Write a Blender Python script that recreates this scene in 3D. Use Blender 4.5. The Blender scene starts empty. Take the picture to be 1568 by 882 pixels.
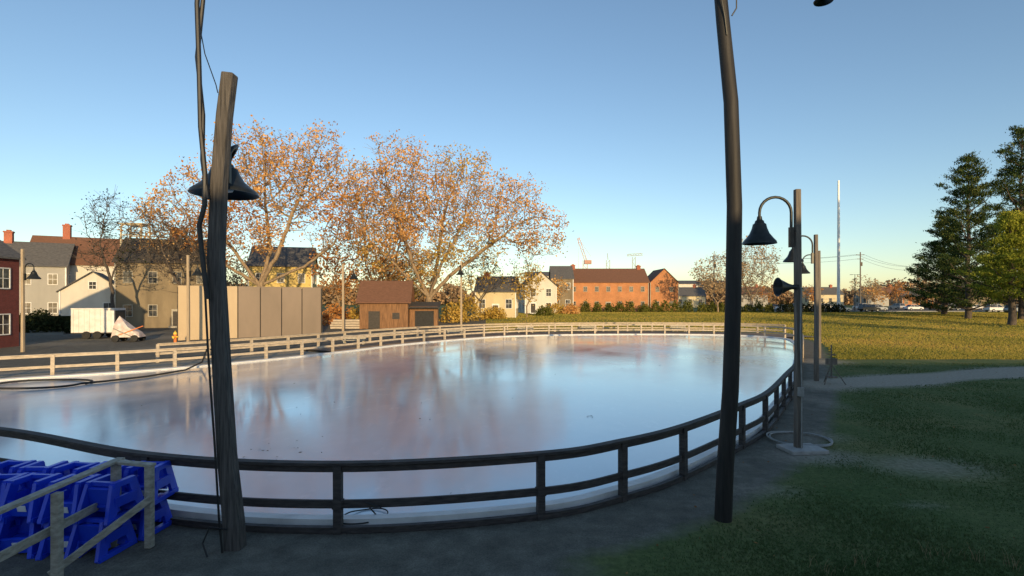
import bpy, math, random
import numpy as np
from mathutils import Vector, Matrix
random.seed(7); np.random.seed(7)
scene = bpy.context.scene
rad = math.radians

# ------------------------------------------------------------------ materials
def new_mat(name):
    m = bpy.data.materials.new(name); m.use_nodes = True
    nt = m.node_tree; b = nt.nodes.get('Principled BSDF')
    return m, nt, b
def N(nt, t, **kw):
    n = nt.nodes.new(t)
    for k, v in kw.items(): setattr(n, k, v)
    return n
def ramp(nt, fac, stops):
    r = N(nt, 'ShaderNodeValToRGB')
    el = r.color_ramp.elements
    while len(el) < len(stops): el.new(0.5)
    for e, (p, c) in zip(el, stops):
        e.position = p; e.color = (c[0], c[1], c[2], 1)
    nt.links.new(fac, r.inputs[0]); return r.outputs[0]
def noise(nt, scale, detail=4, rough=0.55, stretch=(1,1,1), coord='Object'):
    tc = N(nt, 'ShaderNodeTexCoord'); mp = N(nt, 'ShaderNodeMapping')
    mp.inputs['Scale'].default_value = stretch
    nt.links.new(tc.outputs[coord], mp.inputs[0])
    n = N(nt, 'ShaderNodeTexNoise'); n.inputs['Scale'].default_value = scale
    n.inputs['Detail'].default_value = detail; n.inputs['Roughness'].default_value = rough
    nt.links.new(mp.outputs[0], n.inputs['Vector']); return n.outputs['Fac']
def bump(nt, b, h, s=0.3, d=0.02):
    bp = N(nt, 'ShaderNodeBump'); bp.inputs['Strength'].default_value = s
    bp.inputs['Distance'].default_value = d
    nt.links.new(h, bp.inputs['Height']); nt.links.new(bp.outputs[0], b.inputs['Normal'])
def noisy(name, c1, c2, scale=3, stretch=(1,1,1), rough=0.8, metal=0.0, bs=0.3, bd=0.02):
    m, nt, b = new_mat(name)
    f = noise(nt, scale, 6, 0.6, stretch)
    nt.links.new(ramp(nt, f, [(0.3, c1), (0.7, c2)]), b.inputs['Base Color'])
    b.inputs['Roughness'].default_value = rough; b.inputs['Metallic'].default_value = metal
    if bs: bump(nt, b, f, bs, bd)
    return m
def leafmat(name, stops, scale=0.35, trans=0.35):
    m, nt, b = new_mat(name)
    f = noise(nt, scale, 3)
    g = N(nt, 'ShaderNodeNewGeometry')
    ad = N(nt, 'ShaderNodeMath', operation='MULTIPLY_ADD')
    nt.links.new(g.outputs['Random Per Island'], ad.inputs[0]); ad.inputs[1].default_value = 0.5
    sb = N(nt, 'ShaderNodeMath', operation='SUBTRACT'); nt.links.new(f, sb.inputs[0]); sb.inputs[1].default_value = 0.25
    nt.links.new(sb.outputs[0], ad.inputs[2])
    col = ramp(nt, ad.outputs[0], stops)
    d = N(nt, 'ShaderNodeBsdfDiffuse'); t = N(nt, 'ShaderNodeBsdfTranslucent'); mx = N(nt, 'ShaderNodeMixShader')
    nt.links.new(col, d.inputs[0]); nt.links.new(col, t.inputs[0]); mx.inputs[0].default_value = trans
    nt.links.new(d.outputs[0], mx.inputs[1]); nt.links.new(t.outputs[0], mx.inputs[2])
    nt.links.new(mx.outputs[0], nt.nodes['Material Output'].inputs[0])
    return m
def brickmat(name, c1, c2, mortar, scale=4.0):
    m, nt, b = new_mat(name)
    tc = N(nt, 'ShaderNodeTexCoord'); sp = N(nt, 'ShaderNodeSeparateXYZ'); cb = N(nt, 'ShaderNodeCombineXYZ')
    ad = N(nt, 'ShaderNodeMath', operation='ADD')
    nt.links.new(tc.outputs['Object'], sp.inputs[0])
    nt.links.new(sp.outputs[0], ad.inputs[0]); nt.links.new(sp.outputs[1], ad.inputs[1])
    nt.links.new(ad.outputs[0], cb.inputs[0]); nt.links.new(sp.outputs[2], cb.inputs[1])
    br = N(nt, 'ShaderNodeTexBrick'); br.inputs['Scale'].default_value = scale
    br.inputs['Color1'].default_value = (*c1, 1); br.inputs['Color2'].default_value = (*c2, 1)
    br.inputs['Mortar'].default_value = (*mortar, 1); br.inputs['Mortar Size'].default_value = 0.015
    nt.links.new(cb.outputs[0], br.inputs['Vector'])
    f = noise(nt, 0.6, 5)
    mx = N(nt, 'ShaderNodeMix', data_type='RGBA', blend_type='MULTIPLY'); mx.inputs[0].default_value = 0.7
    nt.links.new(br.outputs[0], mx.inputs[6]); nt.links.new(ramp(nt, f, [(0.3, (.6,.6,.6)), (0.7, (1.1,1.05,1))]), mx.inputs[7])
    nt.links.new(mx.outputs[2], b.inputs['Base Color']); b.inputs['Roughness'].default_value = 0.85
    return m
def clapmat(name, c, pitch=0.14, dirt=0.8):
    m, nt, b = new_mat(name)
    tc = N(nt, 'ShaderNodeTexCoord'); sp = N(nt, 'ShaderNodeSeparateXYZ')
    nt.links.new(tc.outputs['Object'], sp.inputs[0])
    md = N(nt, 'ShaderNodeMath', operation='MULTIPLY'); md.inputs[1].default_value = 1/pitch
    nt.links.new(sp.outputs[2], md.inputs[0])
    fr = N(nt, 'ShaderNodeMath', operation='FRACT'); nt.links.new(md.outputs[0], fr.inputs[0])
    line = ramp(nt, fr.outputs[0], [(0.0, (.55,.55,.55)), (0.15, (1,1,1))])
    f = noise(nt, 0.8, 5, 0.6, (1,1,0.3))
    base = ramp(nt, f, [(0.3, [v*dirt for v in c]), (0.7, c)])
    mx = N(nt, 'ShaderNodeMix', data_type='RGBA', blend_type='MULTIPLY'); mx.inputs[0].default_value = 1
    nt.links.new(base, mx.inputs[6]); nt.links.new(line, mx.inputs[7])
    nt.links.new(mx.outputs[2], b.inputs['Base Color']); b.inputs['Roughness'].default_value = 0.75
    return m

M = {}
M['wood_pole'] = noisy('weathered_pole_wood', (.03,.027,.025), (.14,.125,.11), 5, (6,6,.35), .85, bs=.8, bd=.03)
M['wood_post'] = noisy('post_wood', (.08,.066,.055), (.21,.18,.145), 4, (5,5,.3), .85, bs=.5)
M['lit_post'] = noisy('sunlit_post_wood', (.27,.21,.14), (.48,.38,.26), 3, (5,5,.3), .8)  # far lamp posts: low sun put into the wood tone
M['rail_shaded'] = noisy('shaded_rail_wood', (.020,.017,.017), (.075,.063,.056), 4, (1,1,6), .75, bs=.5)  # near rails: shade put into the colour of the rail wood
M['rail_sunlit'] = noisy('sunlit_rail_wood', (.32,.27,.20), (.60,.50,.38), 3, (1,1,4), .8)  # far rails: same wood with sunlight put into its colour
M['timber'] = noisy('grey_timber', (.24,.22,.175), (.48,.44,.36), 4, (2,2,5), .8, bs=.5)
M['deck'] = noisy('deck_boards', (.12,.085,.06), (.26,.19,.13), 2, (1,1,1), .85, bs=.3)
M['metal_dark'] = noisy('painted_dark_metal', (.010,.012,.011), (.03,.033,.03), 6, rough=.42, metal=.3, bs=.05)
M['metal_pole'] = noisy('aged_steel_pole', (.010,.009,.009), (.034,.031,.028), 3, (5,5,.4), rough=.65, metal=.2, bs=.2)
M['cable'] = noisy('black_cable', (.008,.008,.009), (.02,.02,.02), 8, rough=.5, bs=0)
M['white'] = noisy('white_paint', (.6,.6,.58), (.8,.8,.78), 2, rough=.6, bs=.1)
M['mast'] = noisy('white_mast_paint', (.82,.82,.82), (.9,.9,.89), .2, rough=.5, bs=0)
M['concrete'] = noisy('concrete', (.28,.27,.25), (.45,.43,.40), 5, rough=.9, bs=.3)
m, nt, b = new_mat('window_glass'); b.inputs['Roughness'].default_value = .12
f = noise(nt, 1.3, 2); nt.links.new(ramp(nt, f, [(.4,(.02,.025,.03)),(.65,(.12,.12,.12))]), b.inputs['Base Color']); M['glass'] = m
m, nt, b = new_mat('bulb_glass'); b.inputs['Roughness'].default_value=.3
f = noise(nt, 9, 2); nt.links.new(ramp(nt, f, [(.3,(.5,.5,.45)),(.7,(.65,.65,.6))]), b.inputs['Base Color']); M['bulb'] = m
M['brick'] = brickmat('brick_wall', (.42,.15,.055), (.54,.23,.085), (.46,.33,.2))
M['brick_dark'] = brickmat('dark_brick_wall', (.13,.028,.025), (.19,.04,.035), (.14,.09,.08))
M['chimney'] = brickmat('chimney_brick', (.36,.09,.05), (.44,.14,.07), (.3,.22,.18), 6)
M['clap_white'] = clapmat('white_clapboard', (.66,.62,.54))
M['clap_grey'] = clapmat('grey_clapboard', (.36,.35,.32))
M['clap_cream'] = clapmat('cream_clapboard', (.64,.54,.34))
M['clap_yellow'] = clapmat('yellow_clapboard', (.70,.53,.18))
M['clap_tan'] = clapmat('weathered_tan_clapboard', (.25,.195,.12), dirt=.6)
M['barn'] = noisy('barn_boards', (.08,.04,.02), (.34,.18,.085), 3, (6,6,.3), .9, bs=.6)
M['panel'] = noisy('tan_panel', (.21,.165,.125), (.27,.21,.16), .5, (1,1,.4), rough=.7, bs=.05)
M['panel_sunlit'] = noisy('sunlit_tan_panel', (.46,.35,.22), (.54,.42,.27), .5, (1,1,.4), rough=.7, bs=.05)  # lighter panels at the left end, sunlight painted into the tan
M['roof_grey'] = noisy('grey_shingles', (.06,.06,.062), (.14,.135,.13), 3, (1,1,5), .9)
M['roof_brown'] = noisy('brown_shingles', (.12,.06,.035), (.21,.10,.06), 3, (1,1,5), .9)
M['roof_dark'] = noisy('dark_shingles', (.035,.033,.03), (.08,.07,.06), 3, (1,1,5), .9)
M['asphalt'] = noisy('asphalt', (.04,.04,.042), (.08,.078,.075), 1.5, rough=.9)
M['blue'] = noisy('blue_plastic', (.006,.035,.50), (.018,.075,.74), 1.5, rough=.38, bs=.05)
M['orange'] = noisy('orange_paint', (.6,.13,.03), (.75,.25,.04), 4, rough=.5, bs=.05)
M['yellow'] = noisy('yellow_paint', (.7,.45,.05), (.8,.55,.08), 4, rough=.5, bs=.05)
M['scaffold'] = noisy('galvanised_tan_steel', (.38,.33,.22), (.52,.46,.32), 4, rough=.5, bs=.05)
M['crane'] = noisy('faded_crane_paint', (.34,.17,.13), (.45,.27,.21), .3, rough=.6, bs=0)
M['red'] = noisy('red_paint', (.40,.05,.03), (.55,.09,.05), 3, rough=.5, bs=.05)
M['tarp'] = noisy('tarp', (.45,.33,.30), (.75,.70,.66), 2.5, rough=.6, bs=.6, bd=.1)
M['rubber'] = noisy('rubber', (.012,.012,.012), (.03,.03,.03), 6, rough=.8, bs=0)
M['hose'] = noisy('grey_hose', (.20,.20,.19), (.35,.35,.33), 6, rough=.6, bs=0)
M['car_dark'] = noisy('dark_car_paint', (.015,.017,.02), (.03,.03,.035), 1, rough=.25, bs=0)
M['car_silver'] = noisy('silver_car_paint', (.34,.35,.36), (.42,.43,.44), 1, rough=.3, metal=.4, bs=0)
M['car_white'] = noisy('white_car_paint', (.6,.6,.6), (.68,.68,.68), 1, rough=.3, bs=0)
M['bark'] = noisy('bark', (.12,.085,.055), (.38,.28,.175), 3, (3,3,.6), .95, bs=.8, bd=.05)
M['bark_dark'] = noisy('dark_bark', (.045,.036,.03), (.12,.095,.075), 3, (3,3,.6), .95)
M['leaf_orange'] = leafmat('autumn_leaves', [(.05,(.28,.13,.04)),(.35,(.60,.31,.10)),(.6,(.78,.46,.17)),(.9,(.84,.60,.28))],.35,.4)
M['leaf_rust'] = leafmat('rust_leaves', [(.1,(.26,.10,.035)),(.5,(.58,.27,.09)),(.9,(.72,.42,.16))],.35,.4)
M['leaf_gold'] = leafmat('golden_green_leaves', [(.1,(.20,.14,.025)),(.5,(.56,.38,.085)),(.9,(.76,.52,.15))],.35,.4)
M['leaf_dark'] = leafmat('dark_green_leaves', [(.1,(.02,.026,.012)),(.5,(.035,.045,.02)),(.9,(.07,.07,.03))])
M['leaf_tan'] = leafmat('tan_twig_leaves', [(.1,(.26,.18,.10)),(.5,(.46,.34,.20)),(.9,(.58,.43,.26))])
M['hedge'] = leafmat('hedge_leaves', [(.1,(.05,.06,.015)),(.5,(.14,.15,.035)),(.9,(.26,.24,.06))], .8)
M['pine'] = leafmat('pine_needles', [(.1,(.016,.038,.018)),(.5,(.05,.085,.03)),(.9,(.19,.20,.055))], .3, .25)
M['pine_lit'] = leafmat('sunlit_pine_needles', [(.1,(.07,.10,.02)),(.5,(.26,.29,.04)),(.9,(.44,.42,.07))], .3, .3)  # front pine: sunlight put into the needle colour
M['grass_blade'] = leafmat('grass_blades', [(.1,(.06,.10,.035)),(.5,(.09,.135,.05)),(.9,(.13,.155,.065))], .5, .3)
M['grass_sunlit'] = leafmat('sunlit_dry_grass', [(.1,(.10,.12,.03)),(.4,(.25,.23,.05)),(.7,(.42,.33,.08)),(.9,(.50,.30,.10))], .10, .35)  # far lawn: sun glow put into the dry blade colour
M['fallen'] = leafmat('fallen_leaf', [(.1,(.10,.045,.02)),(.5,(.25,.12,.05)),(.9,(.4,.25,.1))], 3, .1)
M['dist'] = leafmat('distant_foliage', [(.1,(.14,.11,.08)),(.5,(.30,.21,.13)),(.9,(.50,.30,.15))], .06, .2)

# ------------------------------------------------------------------ builders
def link(o, parent=None):
    scene.collection.objects.link(o)
    if parent: o.parent = parent
    return o
def empty(name, loc=(0,0,0), rot=0):
    e = bpy.data.objects.new(name, None); e.location = loc; e.rotation_euler[2] = rot
    e.empty_display_size = .3
    return link(e)
class MB:
    def __init__(s): s.v=[]; s.f=[]; s.m=[]; s.mi=0
    def mat(s,i): s.mi=i; return s
    def add(s, vs, fs):
        o=len(s.v); s.v += [tuple(v) for v in vs]
        for f in fs: s.f.append([o+i for i in f]); s.m.append(s.mi)
        return s
    def box(s, c, d, rz=0, rx=0, ry=0):
        R = Matrix.Rotation(rz,3,'Z') @ Matrix.Rotation(ry,3,'Y') @ Matrix.Rotation(rx,3,'X')
        vs=[Vector(c)+R@Vector((sx*d[0]/2,sy*d[1]/2,sz*d[2]/2)) for sz in(-1,1) for sy in(-1,1) for sx in(-1,1)]
        return s.add(vs,[(0,2,3,1),(4,5,7,6),(0,1,5,4),(2,6,7,3),(0,4,6,2),(1,3,7,5)])
    def beam(s, a, b, w, h):
        a=Vector(a); b=Vector(b); z=(b-a).normalized()
        up=Vector((0,0,1)) if abs(z.z)<.95 else Vector((0,1,0))
        x=z.cross(up).normalized(); y=x.cross(z)
        vs=[]
        for p in (a,b):
            for i,j in((-1,-1),(1,-1),(1,1),(-1,1)): vs.append(p+x*i*w/2+y*j*h/2)
        return s.add(vs,[(0,1,2,3),(7,6,5,4),(0,4,5,1),(1,5,6,2),(2,6,7,3),(3,7,4,0)])
    def tube(s, pts, rs, n=12, sq=False):
        pts=[Vector(p) for p in pts]
        if not hasattr(rs,'__len__'): rs=[rs]*len(pts)
        vs=[]; px=None
        for i,p in enumerate(pts):
            t=(pts[min(i+1,len(pts)-1)]-pts[max(i-1,0)]).normalized()
            if px is None:
                px=t.cross(Vector((0,1,0)) if abs(t.y)<.9 else Vector((1,0,0))).normalized()
            px=(px-t*px.dot(t)).normalized(); py=t.cross(px)
            for k in range(n):
                a=2*math.pi*(k+(.5 if sq else 0))/n; vs.append(p+(px*math.cos(a)+py*math.sin(a))*rs[i])
        fs=[]
        for i in range(len(pts)-1):
            for k in range(n):
                k2=(k+1)%n; fs.append((i*n+k,i*n+k2,(i+1)*n+k2,(i+1)*n+k))
        fs.append(tuple(range(n))[::-1]); o=(len(pts)-1)*n; fs.append(tuple(range(o,o+n)))
        return s.add(vs,fs)
    def lathe(s, prof, c, n=28, axis='Z'):
        vs=[];fs=[]
        for r,z in prof:
            for k in range(n):
                a=2*math.pi*k/n
                p=(r*math.cos(a),r*math.sin(a),z) if axis=='Z' else ((z,r*math.cos(a),r*math.sin(a)))
                vs.append(Vector(c)+Vector(p))
        for i in range(len(prof)-1):
            for k in range(n):
                k2=(k+1)%n; fs.append((i*n+k,i*n+k2,(i+1)*n+k2,(i+1)*n+k))
        return s.add(vs,fs)
    def obj(s, name, mats, parent=None, loc=(0,0,0), rot=0, smooth=False, bevel=0):
        me=bpy.data.meshes.new(name); me.from_pydata(s.v,[],s.f)
        for mt in (mats if isinstance(mats,(list,tuple)) else [mats]): me.materials.append(mt)
        me.polygons.foreach_set('material_index', s.m)
        if smooth: me.polygons.foreach_set('use_smooth',[True]*len(s.f))
        me.update()
        o=bpy.data.objects.new(name,me); o.location=loc; o.rotation_euler[2]=rot
        link(o,parent)
        if bevel:
            b=o.modifiers.new('bevel','BEVEL'); b.width=bevel; b.segments=2; b.limit_method='ANGLE'
        if smooth:
            try: me.set_sharp_from_angle(angle=rad(40))
            except Exception: pass
        return o
def np_mesh(name, V, F, mats, midx=None, parent=None):
    me=bpy.data.meshes.new(name); V=np.asarray(V,np.float32).reshape(-1,3); F=np.asarray(F,np.int32); k=F.shape[1]
    me.vertices.add(len(V)); me.vertices.foreach_set('co',V.ravel())
    me.loops.add(F.size); me.loops.foreach_set('vertex_index',F.ravel())
    me.polygons.add(len(F)); me.polygons.foreach_set('loop_start',np.arange(0,F.size,k,dtype=np.int32))
    try: me.polygons.foreach_set('loop_total',np.full(len(F),k,np.int32))
    except Exception: pass
    for mt in mats: me.materials.append(mt)
    if midx is not None: me.polygons.foreach_set('material_index',np.asarray(midx,np.int32))
    me.update(calc_edges=True); me.validate()
    o=bpy.data.objects.new(name,me); return link(o,parent)
def quads(C, size, rng, aspect=.7):
    n=len(C); a=rng.normal(size=(n,3)); a/=np.linalg.norm(a,axis=1)[:,None]
    b=rng.normal(size=(n,3)); b-=a*(a*b).sum(1)[:,None]; b/=np.linalg.norm(b,axis=1)[:,None]
    s=np.asarray(size).reshape(-1,1)*np.ones((n,1))
    a=a*s*.5; b=b*s*.5*aspect
    V=np.stack([C-a, C+b, C+a, C-b],1)
    return V.reshape(-1,3), np.arange(n*4).reshape(n,4)
def segs(P0,P1,R0,R1,k=5):
    P0=np.asarray(P0);P1=np.asarray(P1);n=len(P0)
    d=P1-P0; L=np.linalg.norm(d,axis=1)[:,None]+1e-9; d=d/L
    P1=P1+d*np.minimum(L*.05,.05)
    ref=np.where(np.abs(d[:,2:3])<.9,np.array([[0,0,1.]]),np.array([[1.,0,0]]))
    x=np.cross(d,ref); x/=np.linalg.norm(x,axis=1)[:,None]; y=np.cross(d,x)
    an=np.arange(k)*2*np.pi/k; c=np.cos(an)[None,:,None]; s=np.sin(an)[None,:,None]
    off=x[:,None]*c+y[:,None]*s
    A=P0[:,None]+off*np.asarray(R0)[:,None,None]; B=P1[:,None]+off*np.asarray(R1)[:,None,None]
    V=np.concatenate([A,B],1).reshape(-1,3)
    i=np.arange(k); j=(i+1)%k
    q=np.stack([i,j,j+k,i+k],1)[None]+(np.arange(n)*2*k)[:,None,None]
    return V,q.reshape(-1,4)

# ------------------------------------------------------------------ terrain
def sst(a,b,x):
    t=np.clip((x-a)/(b-a),0,1); return t*t*(3-2*t)
def gz(x,y): return .8*float(sst(60,110,y))
RINK=[(-10.7,10.9),(-6.25,9.1),(-2.83,8.6),(0.47,9.15),(2.04,9.95),(3.55,11.1),(5.8,13.4),(7.28,15.1),(9.5,18.4),
 (12.5,23),(16.5,30),(21,38),(24.5,45),(25.8,50),(23,54),(15.5,55.5),(7.8,55),(2.5,53.8),(-2.5,51),(-8.7,43.5),(-12.7,36),
 (-16.3,30.6),(-19.6,27),(-24,23.8),(-26.5,19.5),(-23.5,15),(-17,12.4)]
def crom(P,n=12):
    out=[];L=len(P)
    for i in range(L):
        p=[np.array(P[(i+k)%L],float) for k in(-1,0,1,2)]
        for j in range(n):
            t=j/n
            out.append(.5*((2*p[1])+(-p[0]+p[2])*t+(2*p[0]-5*p[1]+4*p[2]-p[3])*t*t+(-p[0]+3*p[1]-3*p[2]+p[3])*t**3))
    return np.array(out)
RC=crom(RINK)
def offset(C,d):
    t=np.roll(C,-1,0)-np.roll(C,1,0); t/=np.linalg.norm(t,axis=1)[:,None]
    return C+np.stack([t[:,1],-t[:,0]],1)*d
xs=np.concatenate([[-900,-500,-300,-200,-150,-110,-85,-70,-60,-50,-42],np.arange(-36,44,.33),[46,50,56,64,75,90,110,140,200,300,500,900]])
ys=np.concatenate([[-300,-120,-60,-30,-12,-4],np.arange(2,62,.33),[63,66,70,75,80,85,90,95,100,105,110,116,125,140,170,220,300,450,700,1200,2000]])
X,Y=np.meshgrid(xs,ys); Z=.8*sst(60,110,Y)
near=(np.abs(X)<46)&(Y<62)
Z=Z+near*(.015*np.sin(X*.9+Y*.4)*np.sin(Y*.7-X*.3))
def rdist(X,Y):
    p=np.stack([X.ravel(),Y.ravel()],1); C=RC[::2]; D=np.full(len(p),1e9)
    for c in C: D=np.minimum(D,((p-c)**2).sum(1))
    D=np.sqrt(D).reshape(X.shape)
    ins=np.zeros(len(p),bool); A=RC;B=np.roll(RC,-1,0)
    for a,b in zip(A,B):
        c=((a[1]>p[:,1])!=(b[1]>p[:,1])); 
        if abs(b[1]-a[1])<1e-9: continue
        xi=(b[0]-a[0])*(p[:,1]-a[1])/(b[1]-a[1])+a[0]; ins^= c&(p[:,0]<xi)
    ins=ins.reshape(X.shape); return np.where(ins,-D,D)
D=rdist(X,Y)
Z=np.where(D<.6,np.minimum(Z,-.01)-.03*(D<0),Z)
def pathdist(P):
    best=np.full(X.shape,1e9)
    for (ax,ay),(bx,by) in zip(P[:-1],P[1:]):
        dx,dy=bx-ax,by-ay; t=np.clip(((X-ax)*dx+(Y-ay)*dy)/(dx*dx+dy*dy),0,1)
        best=np.minimum(best,np.hypot(X-ax-t*dx,Y-ay-t*dy))
    return best
path=[(14.0,23.4),(18,24.4),(23,26.2),(29,28.2),(42,31.5),(75,40)]
R=np.clip(1.5-pathdist(path)/(1.35+.25*np.sin(X*.8)),0,1)
for cx,cy,rx,ry,w in[(9.4,11.9,1.9,1.1,.5),(8.3,14.4,1.4,.9,.45),(19,31.5,1.9,2.0,.6),(7.4,12.6,1.4,.8,.65),(13.8,23,1.8,1.6,.8),(11.5,19.5,.9,2.6,.4),(5.0,10.4,1.2,.6,.4),(7.5,9.6,.8,.4,.35)]:
    R=np.maximum(R,w*np.exp(-((X-cx)/rx)**2-((Y-cy)/ry)**2))
apron=np.clip((2.1-D)/1.1,0,1)*(D>-3)
left=np.clip((2.0-X)/2.0,0,1)*(Y<12)
farleft=np.clip((-1-(X-(Y-56)*.25))/5,0,1)*(D>0)*(Y>12)
G=np.maximum(apron,np.maximum(left,farleft*np.clip((95-Y)/8,0,1)))
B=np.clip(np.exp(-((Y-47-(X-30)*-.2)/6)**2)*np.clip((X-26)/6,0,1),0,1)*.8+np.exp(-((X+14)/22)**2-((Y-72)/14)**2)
A_=np.clip((D-.2)*1.5,0,1)*np.clip((5.0-D)/1.5,0,1)*np.clip((2-X)/4,0,1)*(Y>22)
R=np.maximum(R,.72*A_)
for cx,cy,rx,ry,w in[(-34,52,9,4,.6),(-40,44,6,3,.55),(-45,58,7,4,.65),(-27,60,6,4,.5),(-26,40,5,3,.5)]:
    R=np.maximum(R,w*np.exp(-((X-cx)/rx)**2-((Y-cy)/ry)**2))
nx,ny=len(xs),len(ys)
V=np.stack([X,Y,Z],-1).reshape(-1,3)
i=np.arange(nx-1)[None,:]+np.arange(ny-1)[:,None]*nx
F=np.stack([i,i+1,i+nx+1,i+nx],-1).reshape(-1,4)
m,nt,b=new_mat('ground_cover')
at=N(nt,'ShaderNodeAttribute'); at.attribute_name='zone'; sp=N(nt,'ShaderNodeSeparateColor'); nt.links.new(at.outputs['Color'],sp.inputs[0])
nf=noise(nt,9,8,.7); nb=noise(nt,.35,4,.6); nm=noise(nt,2.2,5,.65); nhi=noise(nt,40,4,.7)
g1=ramp(nt,nb,[(.3,(.085,.13,.045)),(.5,(.12,.155,.06)),(.7,(.185,.19,.08))])
g2=ramp(nt,nf,[(.3,(.6,.6,.6)),(.7,(1.3,1.25,1.15))])
def mixc(a,b_,fac,mode='MIX'):
    mx=N(nt,'ShaderNodeMix',data_type='RGBA',blend_type=mode)
    if isinstance(fac,(int,float)): mx.inputs[0].default_value=fac
    else: nt.links.new(fac,mx.inputs[0])
    nt.links.new(a,mx.inputs[6]); nt.links.new(b_,mx.inputs[7]); return mx.outputs[2]
grass=mixc(g1,g2,1.0,'MULTIPLY')
def thr(ch,nz,amt=.5,w=.25):
    a=N(nt,'ShaderNodeMath',operation='MULTIPLY_ADD'); nt.links.new(nz,a.inputs[0]); a.inputs[1].default_value=amt; nt.links.new(ch,a.inputs[2])
    return ramp(nt,a.outputs[0],[(.5+amt*.5-w,(0,0,0)),(.5+amt*.5+w,(1,1,1))])
tan=ramp(nt,nf,[(.3,(.25,.22,.17)),(.7,(.42,.38,.305))])
grav=ramp(nt,nm,[(.3,(.11,.105,.085)),(.55,(.165,.155,.125)),(.75,(.23,.215,.175))])
gfine=ramp(nt,nhi,[(.3,(.65,.65,.65)),(.7,(1.3,1.3,1.3))])
grav=mixc(grav,gfine,1.0,'MULTIPLY')
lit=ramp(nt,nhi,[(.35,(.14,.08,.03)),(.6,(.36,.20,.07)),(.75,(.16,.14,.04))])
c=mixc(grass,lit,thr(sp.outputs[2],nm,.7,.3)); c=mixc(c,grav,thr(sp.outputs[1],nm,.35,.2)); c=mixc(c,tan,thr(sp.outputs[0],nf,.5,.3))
nt.links.new(c,b.inputs['Base Color']); b.inputs['Roughness'].default_value=.95; b.inputs['Specular IOR Level'].default_value=.1
bump(nt,b,nf,.6,.05)
ground=np_mesh('ground',V,F,[m])
ca=ground.data.color_attributes.new('zone','FLOAT_COLOR','POINT')
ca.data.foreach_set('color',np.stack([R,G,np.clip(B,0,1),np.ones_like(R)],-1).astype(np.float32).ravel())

# ------------------------------------------------------------------ ice
m,nt,b=new_mat('wet_ice')
n1=noise(nt,.12,5,.6,(1,.7,1)); n2=noise(nt,.9,5,.6,(1,.6,1)); n3=noise(nt,1.6,6,.7,(1,.5,1))
base=ramp(nt,n1,[(.3,(.52,.60,.66)),(.5,(.64,.70,.74)),(.68,(.78,.82,.83))])
mx=N(nt,'ShaderNodeMix',data_type='RGBA',blend_type='MIX'); nt.links.new(ramp(nt,n3,[(.58,(0,0,0)),(.72,(.55,.55,.55))]),mx.inputs[0])
nt.links.new(base,mx.inputs[6]); mx.inputs[7].default_value=(.84,.86,.87,1); nt.links.new(mx.outputs[2],b.inputs['Base Color'])
rr=N(nt,'ShaderNodeMapRange'); nt.links.new(n1,rr.inputs[0]); rr.inputs[1].default_value=.35; rr.inputs[2].default_value=.7; rr.inputs[3].default_value=.06; rr.inputs[4].default_value=.22
nt.links.new(rr.outputs[0],b.inputs['Roughness']); b.inputs['IOR'].default_value=1.5
b.inputs['Specular IOR Level'].default_value=.8
b.inputs['Coat Weight'].default_value=.6; b.inputs['Coat IOR'].default_value=1.5; nt.links.new(rr.outputs[0],b.inputs['Coat Roughness'])
bump(nt,b,n2,.08,.04)
IC=offset(RC,-.12)
mb=MB(); nI=len(IC); mb.add([(p[0],p[1],.05) for p in IC],[tuple(range(nI))]); mb.obj('ice',m)
mb=MB()
a=offset(RC,-.34); c2=offset(RC,-.08)
vs=[];fs=[]
for p,q in zip(a,c2): vs+= [(p[0],p[1],.054),(p[0],p[1],.11),(q[0],q[1],.14),(q[0],q[1],0)]
for k in range(nI):
    k2=(k+1)%nI
    for j in range(3): fs.append((k*4+j,k2*4+j,k2*4+j+1,k*4+j+1))
mb.add(vs,fs); mb.obj('rink_liner_edge',M['white'])

# ------------------------------------------------------------------ fences
def sweep(mb,P,w,z0,z1):
    P=np.asarray(P); t=np.gradient(P,axis=0); t/=np.linalg.norm(t,axis=1)[:,None]; nrm=np.stack([t[:,1],-t[:,0]],1)
    vs=[]
    for p,n in zip(P,nrm):
        g=gz(*p)
        for s_,z in((-1,z0),(1,z0),(1,z1),(-1,z1)): vs.append((p[0]+n[0]*s_*w/2,p[1]+n[1]*s_*w/2,g+z))
    fs=[(0,1,2,3),tuple(len(vs)-4+i for i in(3,2,1,0))]
    for i in range(len(P)-1):
        for k in range(4): k2=(k+1)%4; fs.append((i*4+k,(i+1)*4+k,(i+1)*4+k2,i*4+k2))
    mb.add(vs,fs)
def resamp(P,step):
    P=np.asarray(P); s=np.concatenate([[0],np.cumsum(np.linalg.norm(np.diff(P,axis=0),axis=1))])
    k=max(2,int(round(s[-1]/step))+1); u=np.linspace(0,s[-1],k)
    return np.stack([np.interp(u,s,P[:,0]),np.interp(u,s,P[:,1])],1)
def fence(name,P,posts,mat,h=1.07,low=True,pw=.13,midz=.35):
    e=empty(name); mb=MB()
    sweep(mb,P,.15,h-.045,h); sweep(mb,P,.05,h-.16,h-.047); sweep(mb,P,.05,h*midz,h*midz+.13)
    if low: sweep(mb,P,.09,0,.10)
    mb.obj('rails',mat,e)
    mb=MB()
    Pd=np.asarray(P)
    for p in posts:
        j=np.argmin(((Pd-p)**2).sum(1)); q=Pd[min(j+1,len(Pd)-1)]-Pd[max(j-1,0)]
        mb.box((p[0],p[1],gz(*p)+(h-.05)/2),(pw,pw,h-.05),math.atan2(q[1],q[0])+random.uniform(-.04,.04),0,random.uniform(-.012,.012))
        mb.box((p[0],p[1],gz(*p)+h*midz+.065),(pw+.05,.09,.15),math.atan2(q[1],q[0]))
    mb.obj('posts',mat,e)
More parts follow.
